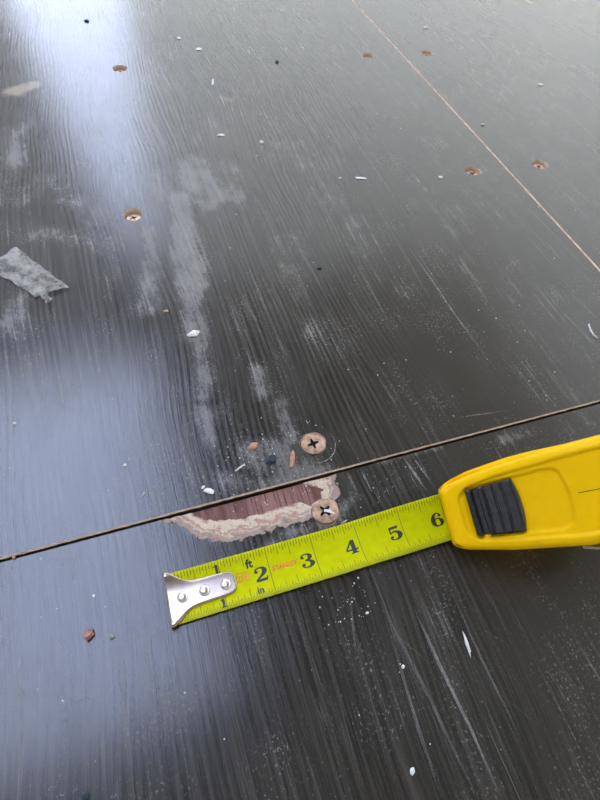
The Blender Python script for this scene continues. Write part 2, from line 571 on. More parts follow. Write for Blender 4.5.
# ------------------------------------------------------------------ screws
BRASS = plain('yellow_zinc_screw', (0.55, 0.38, 0.26), 0.36, 0.7, var=0.42, scale=230)
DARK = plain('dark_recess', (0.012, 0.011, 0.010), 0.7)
PALE = plain('pale_wood_fibre', (0.62, 0.46, 0.32), 0.85, var=0.3, scale=700)


def cross_pts(r, arm, w):
    """outline of a cross recess"""
    p = []
    for k in range(4):
        a = k * math.pi / 2
        c, s = math.cos(a), math.sin(a)
        for u, v in ((arm, -w * 0.55), (arm * 1.02, 0), (arm, w * 0.55), (w, w)):
            p.append((u * c - v * s, u * s + v * c))
    return p


def make_screw(loc, rot, parent, rad, depth, label, dirt=True):
    n = 48
    verts, faces, midx = [], [], []
    cr = cross_pts(rad, rad * 0.50, rad * 0.135)
    m = len(cr)                                   # 16
    # rings: rim low, rim, face at half, cross outline, cross bottom
    def ring(r, z):
        k = len(verts)
        for i in range(n):
            a = 2 * math.pi * i / n
            verts.append((r * math.cos(a), r * math.sin(a), z))
        return list(range(k, k + n))
    r0 = ring(rad * 0.62, -0.0032)
    r1 = ring(rad * 0.98, -0.0004)
    r2 = ring(rad, 0.0)
    r3 = ring(rad * 0.95, 0.0002)
    r4 = ring(rad * 0.66, 0.0002)
    for a, b in ((r0, r1), (r1, r2), (r2, r3), (r3, r4)):
        for i in range(n):
            j = (i + 1) % n
            faces.append((a[i], a[j], b[j], b[i]))
            midx.append(0)
    k = len(verts)
    for (u, v) in cr:
        verts.append((u, v, 0.0001))
    top = list(range(k, k + m))
    k = len(verts)
    for (u, v) in cr:
        verts.append((u * 0.55, v * 0.55, -0.0022))
    bot = list(range(k, k + m))
    # stitch ring r4 (48) to the cross outline (16) by angle
    ang = [math.atan2(v, u) % (2 * math.pi) for u, v in cr]
    near = []
    for i in range(n):
        a = 2 * math.pi * i / n
        near.append(min(range(m), key=lambda q: abs((ang[q] - a + math.pi) % (2 * math.pi) - math.pi)))
    for i in range(n):
        j = (i + 1) % n
        p, q = near[i], near[j]
        if p == q:
            faces.append((r4[i], r4[j], top[p]))
            midx.append(0)
        else:
            chain = [p]
            while chain[-1] != q:
                chain.append((chain[-1] + 1) % m)
            faces.append(tuple([r4[i], r4[j]] + [top[c] for c in reversed(chain)]))
            midx.append(0)
    for i in range(m):
        j = (i + 1) % m
        faces.append((top[i], top[j], bot[j], bot[i]))
        midx.append(1)
    faces.append(tuple(bot))
    midx.append(1)
    o = obj('screw', verts, faces, [BRASS, DARK], parent, midx=midx)
    o.location = (loc[0], loc[1], depth)
    o.rotation_euler = (0, 0, rot)
    tag(o, label)
    return o


s1 = make_screw(main_holes[0], 0.12, main_panel, 0.0073, 0.0004, 'tan screw head in the panel above the cross seam')
s2 = make_screw(near_holes[0], 0.55, near_panel, 0.0075, 0.0002, 'dull brass screw head at the end of the chip')
for h, pa, lab in ((main_holes[1], main_panel, 'sunken screw among the dusty smears'), (main_holes[2], main_panel, 'sunken screw left of the long seam'),
                   (main_holes[3], main_panel, 'far sunken screw left of the long seam'), (main_holes[4], main_panel, 'sunken screw beside the bright streak'),
                   (right_holes[0], right_panel, 'sunken screw right of the long seam'), (right_holes[1], right_panel, 'far sunken screw right of the long seam')):
    make_screw(h, random.random(), pa, 0.0058, -0.0030, lab)

# ------------------------------------------------------------------ pale scratches: thin raised burrs on the film
def scuff_material():
    M = Mat('pale_scuff')
    n = M.noise(M.x * 900, M.y * 240, 1.0, detail=4, rough=0.75)
    k = M.attr('strength')
    M.set(Base_Color=(0.42, 0.415, 0.40), Roughness=0.75, Alpha=((n * 2.2 - 0.45) * k).clamp())
    return M.m


SCUFF = scuff_material()


def build_scratches(lst, parent, zt, arcs=()):
    vs_, fs_, st = [], [], []
    rnd = random.Random(len(lst))
    for x0, y0, x1, y1, w, k in lst:
        L = math.hypot(x1 - x0, y1 - y0)
        ux, uy = (x1 - x0) / L, (y1 - y0) / L
        n = max(4, int(L / 0.008))
        ph, am = rnd.random() * 50, 0.0012 * min(1, L / 0.1)
        b = len(vs_)
        for i in range(n + 1):
            t = i / n
            wob = am * mnoise.noise((t * L * 25 + ph, ph, 0))
            cx, cy = x0 + ux * L * t - uy * wob, y0 + uy * L * t + ux * wob
            ww = w * (0.25 + 0.75 * math.sin(math.pi * min(1, t * 1.02)) ** 0.6) * (0.8 + 0.4 * mnoise.noise((t * L * 90, ph, 3)))
            for sgn in (-1, 1):
                vs_.append((cx - uy * ww * sgn, cy + ux * ww * sgn, zt + 0.00005))
                st.append(k * (0.3 + 0.7 * math.sin(math.pi * t) ** 0.7))
        for i in range(n):
            a = b + 2 * i
            fs_.append((a, a + 2, a + 3, a + 1))
    for cx, cy, r, a0, a1, w, k in arcs:
        b = len(vs_)
        for i in range(21):
            a = a0 + (a1 - a0) * i / 20
            for sgn in (-1, 1):
                vs_.append((cx + (r + w * sgn) * math.cos(a), cy + (r + w * sgn) * math.sin(a), zt + 0.00005))
                st.append(k * math.sin(math.pi * (0.1 + 0.8 * i / 20)))
        for i in range(20):
            a = b + 2 * i
            fs_.append((a, a + 2, a + 3, a + 1))
    o = obj('scratches', vs_, fs_, SCUFF, parent)
    at = o.data.attributes.new('strength', 'FLOAT', 'POINT')
    at.data.foreach_set('value', np.array(st, dtype=np.float32))
    o['kind'] = 'stuff'
    return o


_r = random.Random(12)
scr_main = [q for q in SCRATCHES if min(q[1], q[3]) > SEAM_Y and max(q[0], q[2]) < 0.356]
scr_near = [q for q in SCRATCHES if max(q[1], q[3]) < SEAM_Y - 0.0015]
scr_right = [q for q in SCRATCHES if min(q[0], q[2]) > 0.36]


def random_scratches(lst, n, x0, x1, y0, y1, lmin, lmax, k, wmax=0.0006, ang=0.06):
    for _ in range(n):
        L = lmin + (lmax - lmin) * _r.random() ** 2
        a = math.pi / 2 + _r.gauss(0.03, ang)
        x, y = x0 + (x1 - x0) * _r.random(), y0 + (y1 - y0) * _r.random()
        xb, yb = x + L * math.cos(a), y + L * math.sin(a)
        if not (x0 < xb < x1 and yb < y1):
            continue
        if any(abs(x - h[0]) < 0.02 and y - 0.012 < h[1] < yb + 0.012 for h in main_holes + right_holes + near_holes):
            continue
        lst.append((x, y, xb, yb, 0.00018 + wmax * _r.random() ** 2, k * (0.25 + 0.65 * _r.random())))


random_scratches(scr_main, 110, 0.10, 0.354, 0.12, 0.60, 0.03, 0.22, 0.26)
random_scratches(scr_main, 90, 0.0, 0.354, 0.30, 0.90, 0.06, 0.30, 0.26, 0.0009)
random_scratches(scr_main, 50, -0.10, 0.12, 0.12, 0.45, 0.01, 0.09, 0.20)
random_scratches(scr_main, 25, 0.02, 0.35, 0.14, 0.7, 0.02, 0.08, 0.18, 0.0005, 0.7)
random_scratches(scr_right, 70, 0.365, 0.80, 0.15, 0.90, 0.06, 0.30, 0.26, 0.0010)
random_scratches(scr_near, 110, 0.05, 0.24, -0.12, 0.048, 0.02, 0.12, 0.15)
random_scratches(scr_near, 40, -0.06, 0.06, -0.10, 0.05, 0.01, 0.06, 0.20)
random_scratches(scr_near, 14, 0.086, 0.14, 0.085, 0.111, 0.006, 0.02, 0.45)
build_scratches(scr_main, main_panel, 0.0006, [(main_holes[0][0] + 0.0012, main_holes[0][1] - 0.0012, 0.0122, -1.9, 0.5, 0.0003, 0.8)])
build_scratches(scr_near, near_panel, 0.0)
build_scratches(scr_right, right_panel, 0.0)

# ------------------------------------------------------------------ the place around: walls with a roof opening and a tall window slot, plus added fill-light sheets
WALL = plain('pale_painted_wall', (0.82, 0.76, 0.64), 0.8, var=0.04, scale=3)
CEIL = plain('ceiling_board', (0.34, 0.29, 0.21), 0.85, var=0.05, scale=3)
FRAME = plain('white_window_frame', (0.75, 0.75, 0.74), 0.5, var=0.03)


def struct(name, mb, mat, label):
    return tag(mb.build(name, mat), label, kind='structure')


WX0, WX1, WY0, WY1, WH = -2.6, 2.8, -1.6, 3.0, 2.6
SL = (-0.48, 0.21, -0.13, 0.06, 2.25)       # opening in the far wall: left and right at the floor, left and right at the top, top
SK = (-1.55, -0.12, 0.20, 2.55)             # opening in the roof


def sheet_material():
    """added milky sheet, out of view, that passes daylight in as fill"""
    M = Mat('milky_fill_light_sheet')
    nt = M.nt
    n = M.noise(M.x * 2, M.y * 2, M.z * 2, detail=2)
    c = M.mix(n, (0.72, 0.67, 0.52), (0.80, 0.75, 0.59))
    tr = nt.nodes.new('ShaderNodeBsdfTranslucent')
    df = nt.nodes.new('ShaderNodeBsdfDiffuse')
    mx = nt.nodes.new('ShaderNodeMixShader')
    nt.links.new(c.s, tr.inputs['Color'])
    nt.links.new(c.s, df.inputs['Color'])
    mx.inputs[0].default_value = 0.6
    nt.links.new(df.outputs[0], mx.inputs[1])
    nt.links.new(tr.outputs[0], mx.inputs[2])
    nt.links.new(mx.outputs[0], nt.nodes['Material Output'].inputs['Surface'])
    return M.m


SHEET = sheet_material()
# the far side: an opening that narrows upwards like a tent flap held apart
mb = MB()
ya, yb = WY1, WY1 + 0.12
front = [(WX0, -0.05), (SL[0], -0.05), (SL[2], SL[4]), (SL[3], SL[4]), (SL[3], WH), (WX0, WH)]
n_ = len(front)
mb.add([(x, ya, z) for x, z in front] + [(x, yb, z) for x, z in front],
       [tuple(range(n_)), tuple(reversed(range(n_, 2 * n_)))] + [(i, n_ + i, n_ + (i + 1) % n_, (i + 1) % n_) for i in range(n_)])
struct('wall_far', mb, WALL, 'pale far wall left of and above a tall narrow opening')
mb = MB()
mb.add([(SL[1], WY1, -0.05), (WX1, WY1, -0.05), (WX1, WY1, WH), (SL[3], WY1, WH), (SL[3], WY1, SL[4])], [(0, 1, 2, 3, 4)])
struct('fill_sheet_1', mb, SHEET, 'added unseen milky sheet letting fill light in on the far side')  # added sheet, unseen, glows with sky light to brighten floor reflections
mb = MB()
mb.add([(WX1, WY1, -0.05), (WX1, WY0, -0.05), (WX1, WY0, WH), (WX1, WY1, WH)], [(0, 1, 2, 3)])
struct('fill_sheet_2', mb, SHEET, 'added unseen milky sheet letting fill light in on the right side')  # second added fill-light sheet, also out of view
mb = MB()
mb.box(WX0 - 0.12, WX0, WY0, WY1 + 0.12, -0.05, WH)
struct('wall_left', mb, WALL, 'pale wall on the left')
mb = MB()
mb.box(WX0, WX1, WY0 - 0.12, WY0, -0.05, WH)
struct('wall_back', mb, WALL, 'pale wall behind the camera')
mb = MB()
mb.box(WX0, SK[0], WY0, WY1, WH, WH + 0.12)
mb.box(SK[1], WX1, WY0, WY1, WH, WH + 0.12)
mb.box(SK[0], SK[1], WY0, SK[2], WH, WH + 0.12)
mb.box(SK[0], SK[1], SK[3], WY1, WH, WH + 0.12)
struct('ceiling', mb, CEIL, 'ceiling with an open roof hatch')
mb = MB()
mb.box(-30, 30, -30, 30, -0.4, -0.052)
struct('ground', mb, plain('concrete_ground', (0.45, 0.44, 0.41), 0.9, scale=2), 'concrete ground under and around the floor')


# ------------------------------------------------------------------ tape measure
TAPE_A = -0.0055                      # heading of the blade
TAPE_O = (-0.0252, 0.0690)            # zero mark, middle of the blade
LEAN = math.radians(20.5)
HALF = 0.0126
tape = empty('tape_measure', (TAPE_O[0], TAPE_O[1], 0))
tag(tape, 'yellow tape measure with extended lime blade and black lock lever on the floor', 'tape measure')
BL_END = 0.165


def blade_pt(u, v, off=0.0):
    """point on the blade in tape coordinates: u along, v across, off above the face"""
    tw = float(sstep(0.095, 0.158, u)) * LEAN * 0.85
    zc = 0.0006 + 0.0055 * float(sstep(0.08, 0.16, u))
    sag = 0.0021
    t = v / HALF
    z = sag * t * t
    slope = 2 * sag * t / HALF
    L = math.hypot(1, slope)
    y1, z1 = v - off * slope / L, z + off / L
    y2 = y1 * math.cos(tw) - z1 * math.sin(tw)
    z2 = y1 * math.sin(tw) + z1 * math.cos(tw)
    x, y = u, y2
    c, s = math.cos(TAPE_A), math.sin(TAPE_A)
    return (x * c - y * s, x * s + y * c, zc + z2)


def blade_material():
    M = Mat('lime_yellow_blade')
    n = M.noise(M.x, M.y, M.z, detail=3, scale=250)
    sm = M.noise(M.x * 60, M.y * 200, 0.0, detail=4, rough=0.7)
    c = M.mix(n.step(0.3, 0.7), (0.52, 0.54, 0.0015), (0.57, 0.59, 0.003))
    c = M.mix(sm.step(0.60, 0.8) * 0.35, c, (0.30, 0.33, 0.03))
    M.set(Base_Color=c, Roughness=0.5, Specular_IOR_Level=0.06, Specular_Tint=(1.0, 1.0, 0.5))
    return M.m


BLADE = blade_material()
INK = plain('black_print', (0.028, 0.03, 0.012), 0.5)
RED = plain('red_print', (0.72, 0.15, 0.01), 0.5)
CHROME = plain('nickel_steel', (0.46, 0.39, 0.33), 0.24, 1.0, var=0.10, scale=120)
RIVET = plain('bright_rivet_steel', (0.80, 0.79, 0.78), 0.28, 1.0, var=0.05, scale=120)

nu, nv = 110, 14
verts, faces = [], []
for side in (0.0, -0.00022):
    for i in range(nu + 1):
        for j in range(nv + 1):
            verts.append(blade_pt(0.0006 + (BL_END - 0.0006) * i / nu, HALF * (2 * j / nv - 1), side))
N1 = (nu + 1) * (nv + 1)
W_ = nv + 1
for i in range(nu):
    for j in range(nv):
        a = i * W_ + j
        faces.append((a, a + W_, a + W_ + 1, a + 1))
        faces.append((N1 + a, N1 + a + 1, N1 + a + W_ + 1, N1 + a + W_))
for i in range(nu):
    for j in (0, nv):
        a = i * W_ + j
        q = (a, a + W_, N1 + a + W_, N1 + a)
        faces.append(q if j else q[::-1])
for j in range(nv):
    faces.append((j, j + 1, N1 + j + 1, N1 + j))
blade = obj('blade', verts, faces, BLADE, tape, smooth=True)
tag(blade, 'lime yellow blade printed with inches')


def strip(mbk, u0, v0, u1, v1, w, n=1, off=0.00006):
    """flat printed line on the blade"""
    L = math.hypot(u1 - u0, v1 - v0)
    nx, ny = -(v1 - v0) / L * w / 2, (u1 - u0) / L * w / 2
    vs_, fs_ = [], []
    for i in range(n + 1):
        t = i / n
        u, v = u0 + (u1 - u0) * t, v0 + (v1 - v0) * t
        vs_ += [blade_pt(u + nx, v + ny, off), blade_pt(u - nx, v - ny, off)]
    for i in range(n):
        fs_.append((2 * i, 2 * i + 1, 2 * i + 3, 2 * i + 2))
    mbk.add(vs_, fs_)


INCH = 0.0254
mb = MB()
E_ = HALF - 0.0002
for k in range(1, 6 * 16 + 6):
    u = k * INCH / 16
    if u > BL_END - 0.004:
        break
    if k % 16 == 0:
        continue
    ln = 0.0098 if False else (0.0066 if k % 8 == 0 else 0.0050 if k % 4 == 0 else 0.0040 if k % 2 == 0 else 0.0030)
    strip(mb, u, E_, u, E_ - ln, 0.00026, 3)
for k in range(1, 6 * 32 + 12):
    u = k * INCH / 32
    if u > BL_END - 0.004:
        break
    if k % 32 == 0:
        continue
    ln = 0.0066 if k % 16 == 0 else 0.0050 if k % 8 == 0 else 0.0040 if k % 4 == 0 else 0.0030 if k % 2 == 0 else 0.0022
    strip(mb, u, -E_, u, -E_ + ln, 0.00022, 3)
for k in range(1, 7):
    if k == 1:
        strip(mb, k * INCH, E_, k * INCH, 0.006, 0.0003, 4)
        strip(mb, k * INCH, -E_, k * INCH, -0.006, 0.0003, 4)
    else:
        strip(mb, k * INCH, -E_, k * INCH, E_, 0.0003, 14)
mb.build('tick_marks', INK, blade)

GLYPH = {
    '1': [[(.34, 0, .26), (.34, 1, .26)], [(.06, .055, .11), (.62, .055, .11)], [(.36, .95, .12), (.20, .86, .12), (.06, .80, .10)]],
    '2': [[(.13, .72, .2), (.13, .72, .2)], [(.07, .76, .08), (.14, .90, .09), (.32, .965, .10), (.50, .91, .17), (.57, .74, .26), (.50, .54, .22), (.30, .34, .14), (.10, .14, .12)],
          [(.05, .10, .18), (.63, .10, .20)], [(.62, .08, .07), (.67, .32, .06)]],
    '3': [[(.13, .76, .19), (.13, .76, .19)], [(.07, .79, .08), (.15, .92, .09), (.32, .965, .09), (.50, .90, .16), (.55, .75, .24), (.47, .60, .15), (.26, .535, .09)],
          [(.26, .535, .09), (.48, .47, .15), (.60, .27, .27), (.50, .09, .17), (.30, .035, .09), (.12, .09, .09), (.06, .20, .08)], [(.13, .25, .2), (.13, .25, .2)]],
    '4': [[(.45, 0, .23), (.45, 1, .23)], [(.42, .97, .10), (.04, .33, .10)], [(.02, .29, .12), (.70, .29, .12)], [(.24, .045, .09), (.66, .045, .09)]],
    '5': [[(.10, .90, .18), (.58, .91, .19)], [(.12, .95, .09), (.10, .48, .08)], [(.10, .50, .07), (.28, .62, .11), (.50, .55, .19), (.60, .33, .27), (.50, .10, .17), (.30, .035, .09), (.12, .09, .09), (.06, .20, .08)],
          [(.13, .25, .2), (.13, .25, .2)]],
    '6': [[(.53, .77, .18), (.53, .77, .18)], [(.56, .82, .08), (.44, .955, .09), (.27, .92, .13), (.14, .68, .23), (.11, .38, .26), (.18, .12, .18), (.34, .035, .09), (.52, .10, .15), (.59, .30, .22), (.52, .50, .16), (.36, .585, .09), (.20, .50, .08)]],
}


def glyph(mbk, ch, u0, v0, h, sx=1.15, off=0.00007):
    for st in GLYPH[ch]:
        # smooth the stroke
        pts = []
        for i in range(len(st) - 1):
            p0, p1, p2, p3 = st[max(i - 1, 0)], st[i], st[i + 1], st[min(i + 2, len(st) - 1)]
            for k in range(6):
                t = k / 6
                pts.append([0.5 * (2 * p1[q] + (p2[q] - p0[q]) * t + (2 * p0[q] - 5 * p1[q] + 4 * p2[q] - p3[q]) * t * t + (3 * p1[q] - p0[q] - 3 * p2[q] + p3[q]) * t ** 3) for q in range(3)])
        pts.append(list(st[-1]))
        if st[0][:2] == st[-1][:2] and len(st) == 2:          # a ball terminal
            x, y, w = st[0]
            n = 14
            vs_ = [blade_pt(u0 + h * sx * (x + w / 2 * math.cos(2 * math.pi * i / n)), v0 + h * (y + w / 2 * math.sin(2 * math.pi * i / n)), off) for i in range(n)]
            mbk.add(vs_, [tuple(range(n))])
            continue
        vs_, fs_ = [], []
        for i, (x, y, w) in enumerate(pts):
            a, b = pts[max(i - 1, 0)], pts[min(i + 1, len(pts) - 1)]
            tx, ty = b[0] - a[0], b[1] - a[1]
            L = math.hypot(tx, ty) or 1
            nx, ny = -ty / L * w / 2, tx / L * w / 2
            vs_ += [blade_pt(u0 + h * sx * (x + nx), v0 + h * (y + ny), off), blade_pt(u0 + h * sx * (x - nx), v0 + h * (y - ny), off)]
        for i in range(len(pts) - 1):
            fs_.append((2 * i, 2 * i + 1, 2 * i + 3, 2 * i + 2))
        mbk.add(vs_, fs_)


for k in range(2, 7):
    mb = MB()
    glyph(mb, str(k), k * INCH - 0.0086, -0.0040, 0.0074, 1.38)
    mb.build('numeral', INK, blade)
for v in (0.0060, -0.0113):
    mb = MB()
    glyph(mb, '1', INCH - 0.0030, v, 0.0046)
    mb.build('numeral', INK, blade)


def print_text(name, txt, u0, v0, size, mat, shear=0.0, bold=0.0, stretch=1.0):
    cu = bpy.data.curves.new(name, 'FONT')
    cu.body = txt
    cu.size = size
    cu.shear = shear
    cu.offset = bold
    cu.resolution_u = 3
    tmp = bpy.data.objects.new(name + '_tmp', cu)
    COL.objects.link(tmp)
    dg = bpy.context.evaluated_depsgraph_get()
    me = tmp.evaluated_get(dg).to_mesh()
    vs_ = [blade_pt(u0 + v.co.x * stretch, v0 + v.co.y, 0.00007) for v in me.vertices]
    fs_ = [tuple(p.vertices) for p in me.polygons]
    tmp.evaluated_get(dg).to_mesh_clear()
    bpy.data.objects.remove(tmp)
    return obj(name, vs_, fs_, mat, blade)


print_text('lettering', 'ft', 0.0392, 0.0046, 0.0060, INK, bold=0.00022)
print_text('lettering', 'in', 0.0418, -0.0098, 0.0052, INK, bold=0.00012)
print_text('lettering', 'STANLEY', 0.0521, -0.0004, 0.0034, RED, shear=0.12, bold=0.00012, stretch=0.98)
print_text('lettering', '25ft', 0.0334, -0.0006, 0.0036, RED, bold=0.00005, stretch=1.0)
mb = MB()
for a, b, c, d_ in ((0.0330, -0.0013, 0.0397, -0.0013), (0.0397, -0.0013, 0.0397, 0.0029), (0.0397, 0.0029, 0.0330, 0.0029), (0.0330, 0.0029, 0.0330, -0.0013)):
    strip(mb, a, b, c, d_, 0.0003, 2)
mb.build('box_print', RED, blade)

# hook at the end of the blade
prof = [(0.0, 0.0138), (0.0015, 0.0136), (0.004, 0.0118), (0.0075, 0.0090), (0.011, 0.0071), (0.015, 0.0064), (0.022, 0.0062), (0.030, 0.0060), (0.0335, 0.0055), (0.0352, 0.0042), (0.0362, 0.0022)]
rows = []
for u, h in prof:
    rows.append([(u * 0.935 - 0.0014, h * t) for t in np.linspace(-1, 1, 13)])
verts, faces = [], []
nw = 13
TH = 0.0007
down = [(-0.0021, -0.0001), (-0.0024, -0.0012), (-0.0024, -0.0024)]
# the bent-down lip first (from the floor up), then the plate
for du, dz in reversed(down):
    for t in np.linspace(-1, 1, nw):
        x, y, z = blade_pt(0.001, 0.0138 * t, 0.0011)
        verts.append((x + du - 0.0012, y, max(z + dz * (1.0 if abs(t) < 2 else 1), 0.0002)))
for r in rows:
    for (u, v) in r:
        verts.append(blade_pt(u, v, 0.0011))
nr = len(verts) // nw
base = len(verts)
low = []
for (x, y, z) in verts:
    low.append((x + (TH if False else 0), y, z - TH if z - TH > 0.0001 else 0.0001))
verts += low
for i in range(nr - 1):
    for j in range(nw - 1):
        a = i * nw + j
        faces.append((a, a + nw, a + nw + 1, a + 1))
        faces.append((base + a, base + a + 1, base + a + nw + 1, base + a + nw))
for i in range(nr - 1):
    a, b = i * nw, (i + 1) * nw
    faces.append((a, base + a, base + b, b))
    a, b = a + nw - 1, b + nw - 1
    faces.append((a, b, base + b, base + a))
for j in range(nw - 1):
    a = (nr - 1) * nw + j
    faces.append((a, base + a, base + a + 1, a + 1))
    faces.append((j, j + 1, base + j + 1, base + j))
hook = obj('hook', verts, faces, CHROME, tape, smooth=True)
tag(hook, 'shiny steel end hook')
for u in (0.0052, 0.0162, 0.0272):
    mb = MB()
    mb.lathe([(0.0028, 0), (0.0027, 0.0006), (0.0022, 0.0011), (0.0014, 0.0014), (0.0005, 0.0015)], 20, blade_pt(u, -0.0004, 0.0010))
    mb.build('rivet', RIVET, hook, smooth=True)

# ---- case
case_mount = Matrix.Translation(Vector((0.1488, -0.0014, 0.0))) @ Matrix.Rotation(math.radians(-2.6), 4, 'Z') @ Matrix.Rotation(LEAN, 4, 'X')


def yellow_material():
    M = Mat('worn_yellow_plastic')
    n = M.noise(M.x, M.y, M.z, detail=4, scale=90, rough=0.65)
    gr = M.noise(M.x * 260, M.y * 900, M.z * 260, detail=4, rough=0.7)
    c = M.mix(n.step(0.3, 0.7), (0.92, 0.54, 0.001), (0.96, 0.58, 0.002))
    c = M.mix(gr.step(0.66, 0.80) * n.step(0.45, 0.65) * 0.6, c, (0.25, 0.13, 0.02))
    M.set(Base_Color=c, Roughness=0.38, Specular_IOR_Level=0.22, Specular_Tint=(1.0, 0.85, 0.5))
    M.bump(n, 0.05, 0.0005)
    return M.m


YELLOW = yellow_material()
RUBBER = plain('black_lock_plastic', (0.026, 0.027, 0.030), 0.24, var=0.2, scale=400)

CTRL = [(5.0, 0.8), (3.0, 3.5), (0.2, 6.6), (-0.8, 9.4), (0.2, 12.2), (4.0, 14.6), (9.0, 18.0), (17.0, 25.0), (26.0, 34.0), (36.0, 44.0), (46.0, 53.0), (57.0, 61.0), (68.0, 65.5), (78.0, 64.5), (87.0, 57.0), (92.0, 45.0), (92.0, 14.0), (89.0, 4.0), (80.0, 0.4), (40.0, 0.0)]


def catmull_closed(P, per):
    out = []
    n = len(P)
    for i in range(n):
        p0, p1, p2, p3 = (np.array(P[(i + q) % n], float) for q in (-1, 0, 1, 2))
        L = np.hypot(*(p2 - p1))
        m = max(2, int(round(L / per)))
        for k in range(m):
            t = k / m
            out.append(0.5 * (2 * p1 + (p2 - p0) * t + (2 * p0 - 5 * p1 + 4 * p2 - p3) * t * t + (3 * p1 - p0 - 3 * p2 + p3) * t ** 3))
    return np.array(out)


OUT = catmull_closed(CTRL, 0.9)                 # mm, (x, z), clockwise from the mouth up over the top
tan_ = np.roll(OUT, -1, 0) - np.roll(OUT, 1, 0)
tan_ /= np.linalg.norm(tan_, axis=1)[:, None]
nrm = np.stack([-tan_[:, 1], tan_[:, 0]], 1)    # outward for this winding
if ((OUT + nrm - OUT.mean(0)) ** 2).sum() < ((OUT - nrm - OUT.mean(0)) ** 2).sum():
    nrm = -nrm
WX, WW = zip(*[(-1, 29), (3, 34), (10, 39), (20, 43.5), (45, 48.5), (60, 49.5), (92, 49)])
RC = 4.8                                        # edge radius
lat = []
ts = np.linspace(-1, 1, 41)


def case_section(i):
    x, z = OUT[i]
    w = float(np.interp(x, WX, WW)) / 2
    pts = []
    rc = float(np.interp(x, (0, 14), (2.6, RC)))
    for a in np.linspace(-90, 0, 9)[:-1]:
        pts.append((-(w - rc) + rc * math.sin(math.radians(a)), rc * (1 - math.cos(math.radians(a)))))
    for y in np.linspace(-(w - rc), w - rc, 57):
        pts.append((y, 0.0))
    for a in np.linspace(0, 90, 9)[1:]:
        pts.append(((w - rc) + rc * math.sin(math.radians(a)), rc * (1 - math.cos(math.radians(a)))))
    res = []
    for y, ins in pts:
        d = ins
        top = z > 11 and nrm[i][1] > 0.25
        if top:
            # broad recess inside the rim
            ex = min(x - 5.0, 84.0 - x)
            ey = (w - 5.2) - abs(y)
            e = min(ex, ey) if min(ex, ey) < 4 else 4
            if ex < 6 and ey < 6:
                e = 6 - math.hypot(6 - min(ex, 6), 6 - min(ey, 6))
            d += 1.5 * float(sstep(0.0, 1.1, e))
            # slot for the lock lever
            hw = float(np.interp(x, (8, 44), (13.2, 15.2)))
            bx = 44.0 - 2.0 * (abs(y) / hw) ** 2
            ex, ey = min(x - 7.5, bx - x), hw - abs(y)
            e = min(ex, ey)
            if ex < 4 and ey < 4:
                e = 4 - math.hypot(4 - min(ex, 4), 4 - min(ey, 4))
            d += 1.6 * float(sstep(-0.4, 0.9, e))
        q = OUT[i] - nrm[i] * d
        res.append((q[0], y, q[1]))
    return res


secs = [case_section(i) for i in range(len(OUT))]
ns, nl = len(secs), len(secs[0])
CP = np.array(secs).reshape(-1, 3) / 1000.0
R3 = np.array(case_mount.to_3x3())
lift = -((CP @ R3.T)[:, 2].min()) + 0.0002
case_mount = Matrix.Translation(Vector((0, 0, lift))) @ case_mount
CW = CP @ R3.T + np.array(case_mount.translation)
faces = []
for i in range(ns):
    i2 = (i + 1) % ns
    for j in range(nl - 1):
        faces.append((i * nl + j, i2 * nl + j, i2 * nl + j + 1, i * nl + j + 1))
faces.append(tuple(i * nl for i in range(ns))[::-1])
faces.append(tuple(i * nl + nl - 1 for i in range(ns)))
case = obj('case', CW, faces, YELLOW, tape, smooth=True)
tag(case, 'worn yellow plastic case')
me = case.data
me.polygons[len(me.polygons) - 1].use_smooth = False
me.polygons[len(me.polygons) - 2].use_smooth = False


def cpt(x, y, z):
    """case millimetres to tape coordinates"""
    return tuple(case_mount @ Vector((x / 1000, y / 1000, z / 1000)))


def top_at(x):
    """height of the case ridge at x (mm) and its normal"""
    k = [i for i in range(ns) if nrm[i][1] > 0.15 and OUT[i][1] > 11]
    i = min(k, key=lambda q: abs(OUT[q][0] - x))
    return OUT[i], nrm[i]


def ridge_line(name, xa, xb, depth, w=0.35, parent=None):
    vs_, fs_ = [], []
    xs_ = np.linspace(xa, xb, 24)
    for x in xs_:
        p, n_ = top_at(x)
        q = p - n_ * (depth - 0.12)
        for y in (-w / 2, w / 2):
            vs_.append(cpt(q[0], y + 0.5, q[1]))
        q = p - n_ * (depth + 0.3)
        for y in (-w / 2, w / 2):
            vs_.append(cpt(q[0], y + 0.5, q[1]))
    for i in range(len(xs_) - 1):
        a, b = 4 * i, 4 * i + 4
        fs_ += [(a, b, b + 1, a + 1), (a, a + 2, b + 2, b), (a + 1, b + 1, b + 3, a + 3)]
    return obj(name, vs_, fs_, SEAMINK, parent)


SEAMINK = plain('grimy_seam', (0.20, 0.10, 0.01), 0.8)
ridge_line('parting_line', 46.5, 80, 1.5, 0.4, case)

# lock lever: ribbed black slide
lp0, _ = top_at((8.6, 27.5)[0])
lp1, _ = top_at((8.6, 27.5)[1])
lp0, lp1 = np.array(lp0), np.array(lp1)
lt = (lp1 - lp0) / np.linalg.norm(lp1 - lp0)
ln_ = np.array([-lt[1], lt[0]])
if ln_[1] < 0:
    ln_ = -ln_
LL = float(np.linalg.norm(lp1 - lp0))
LPROF = [(0.0, -4.0), (0.0, 1.2), (0.4, 1.8), (1.2, 2.2), (2.8, 1.9), (3.2, 1.2), (3.7, -1.3), (5.9, -1.3), (6.7, 1.2), (7.4, 2.3), (8.2, 2.5), (9.3, 2.3),
         (9.8, 1.3), (10.3, 1.3), (10.8, 1.9), (14.2, 2.3), (14.6, 1.2), (15.1, 1.2), (15.6, 1.9), (18.6, 2.2), (19.0, 1.2), (19.5, 1.2), (20.0, 1.8), (23.4, 1.9),
         (24.6, 1.4), (25.4, 0.4), (25.6, -4.0)]
k_ = LL / 25.6
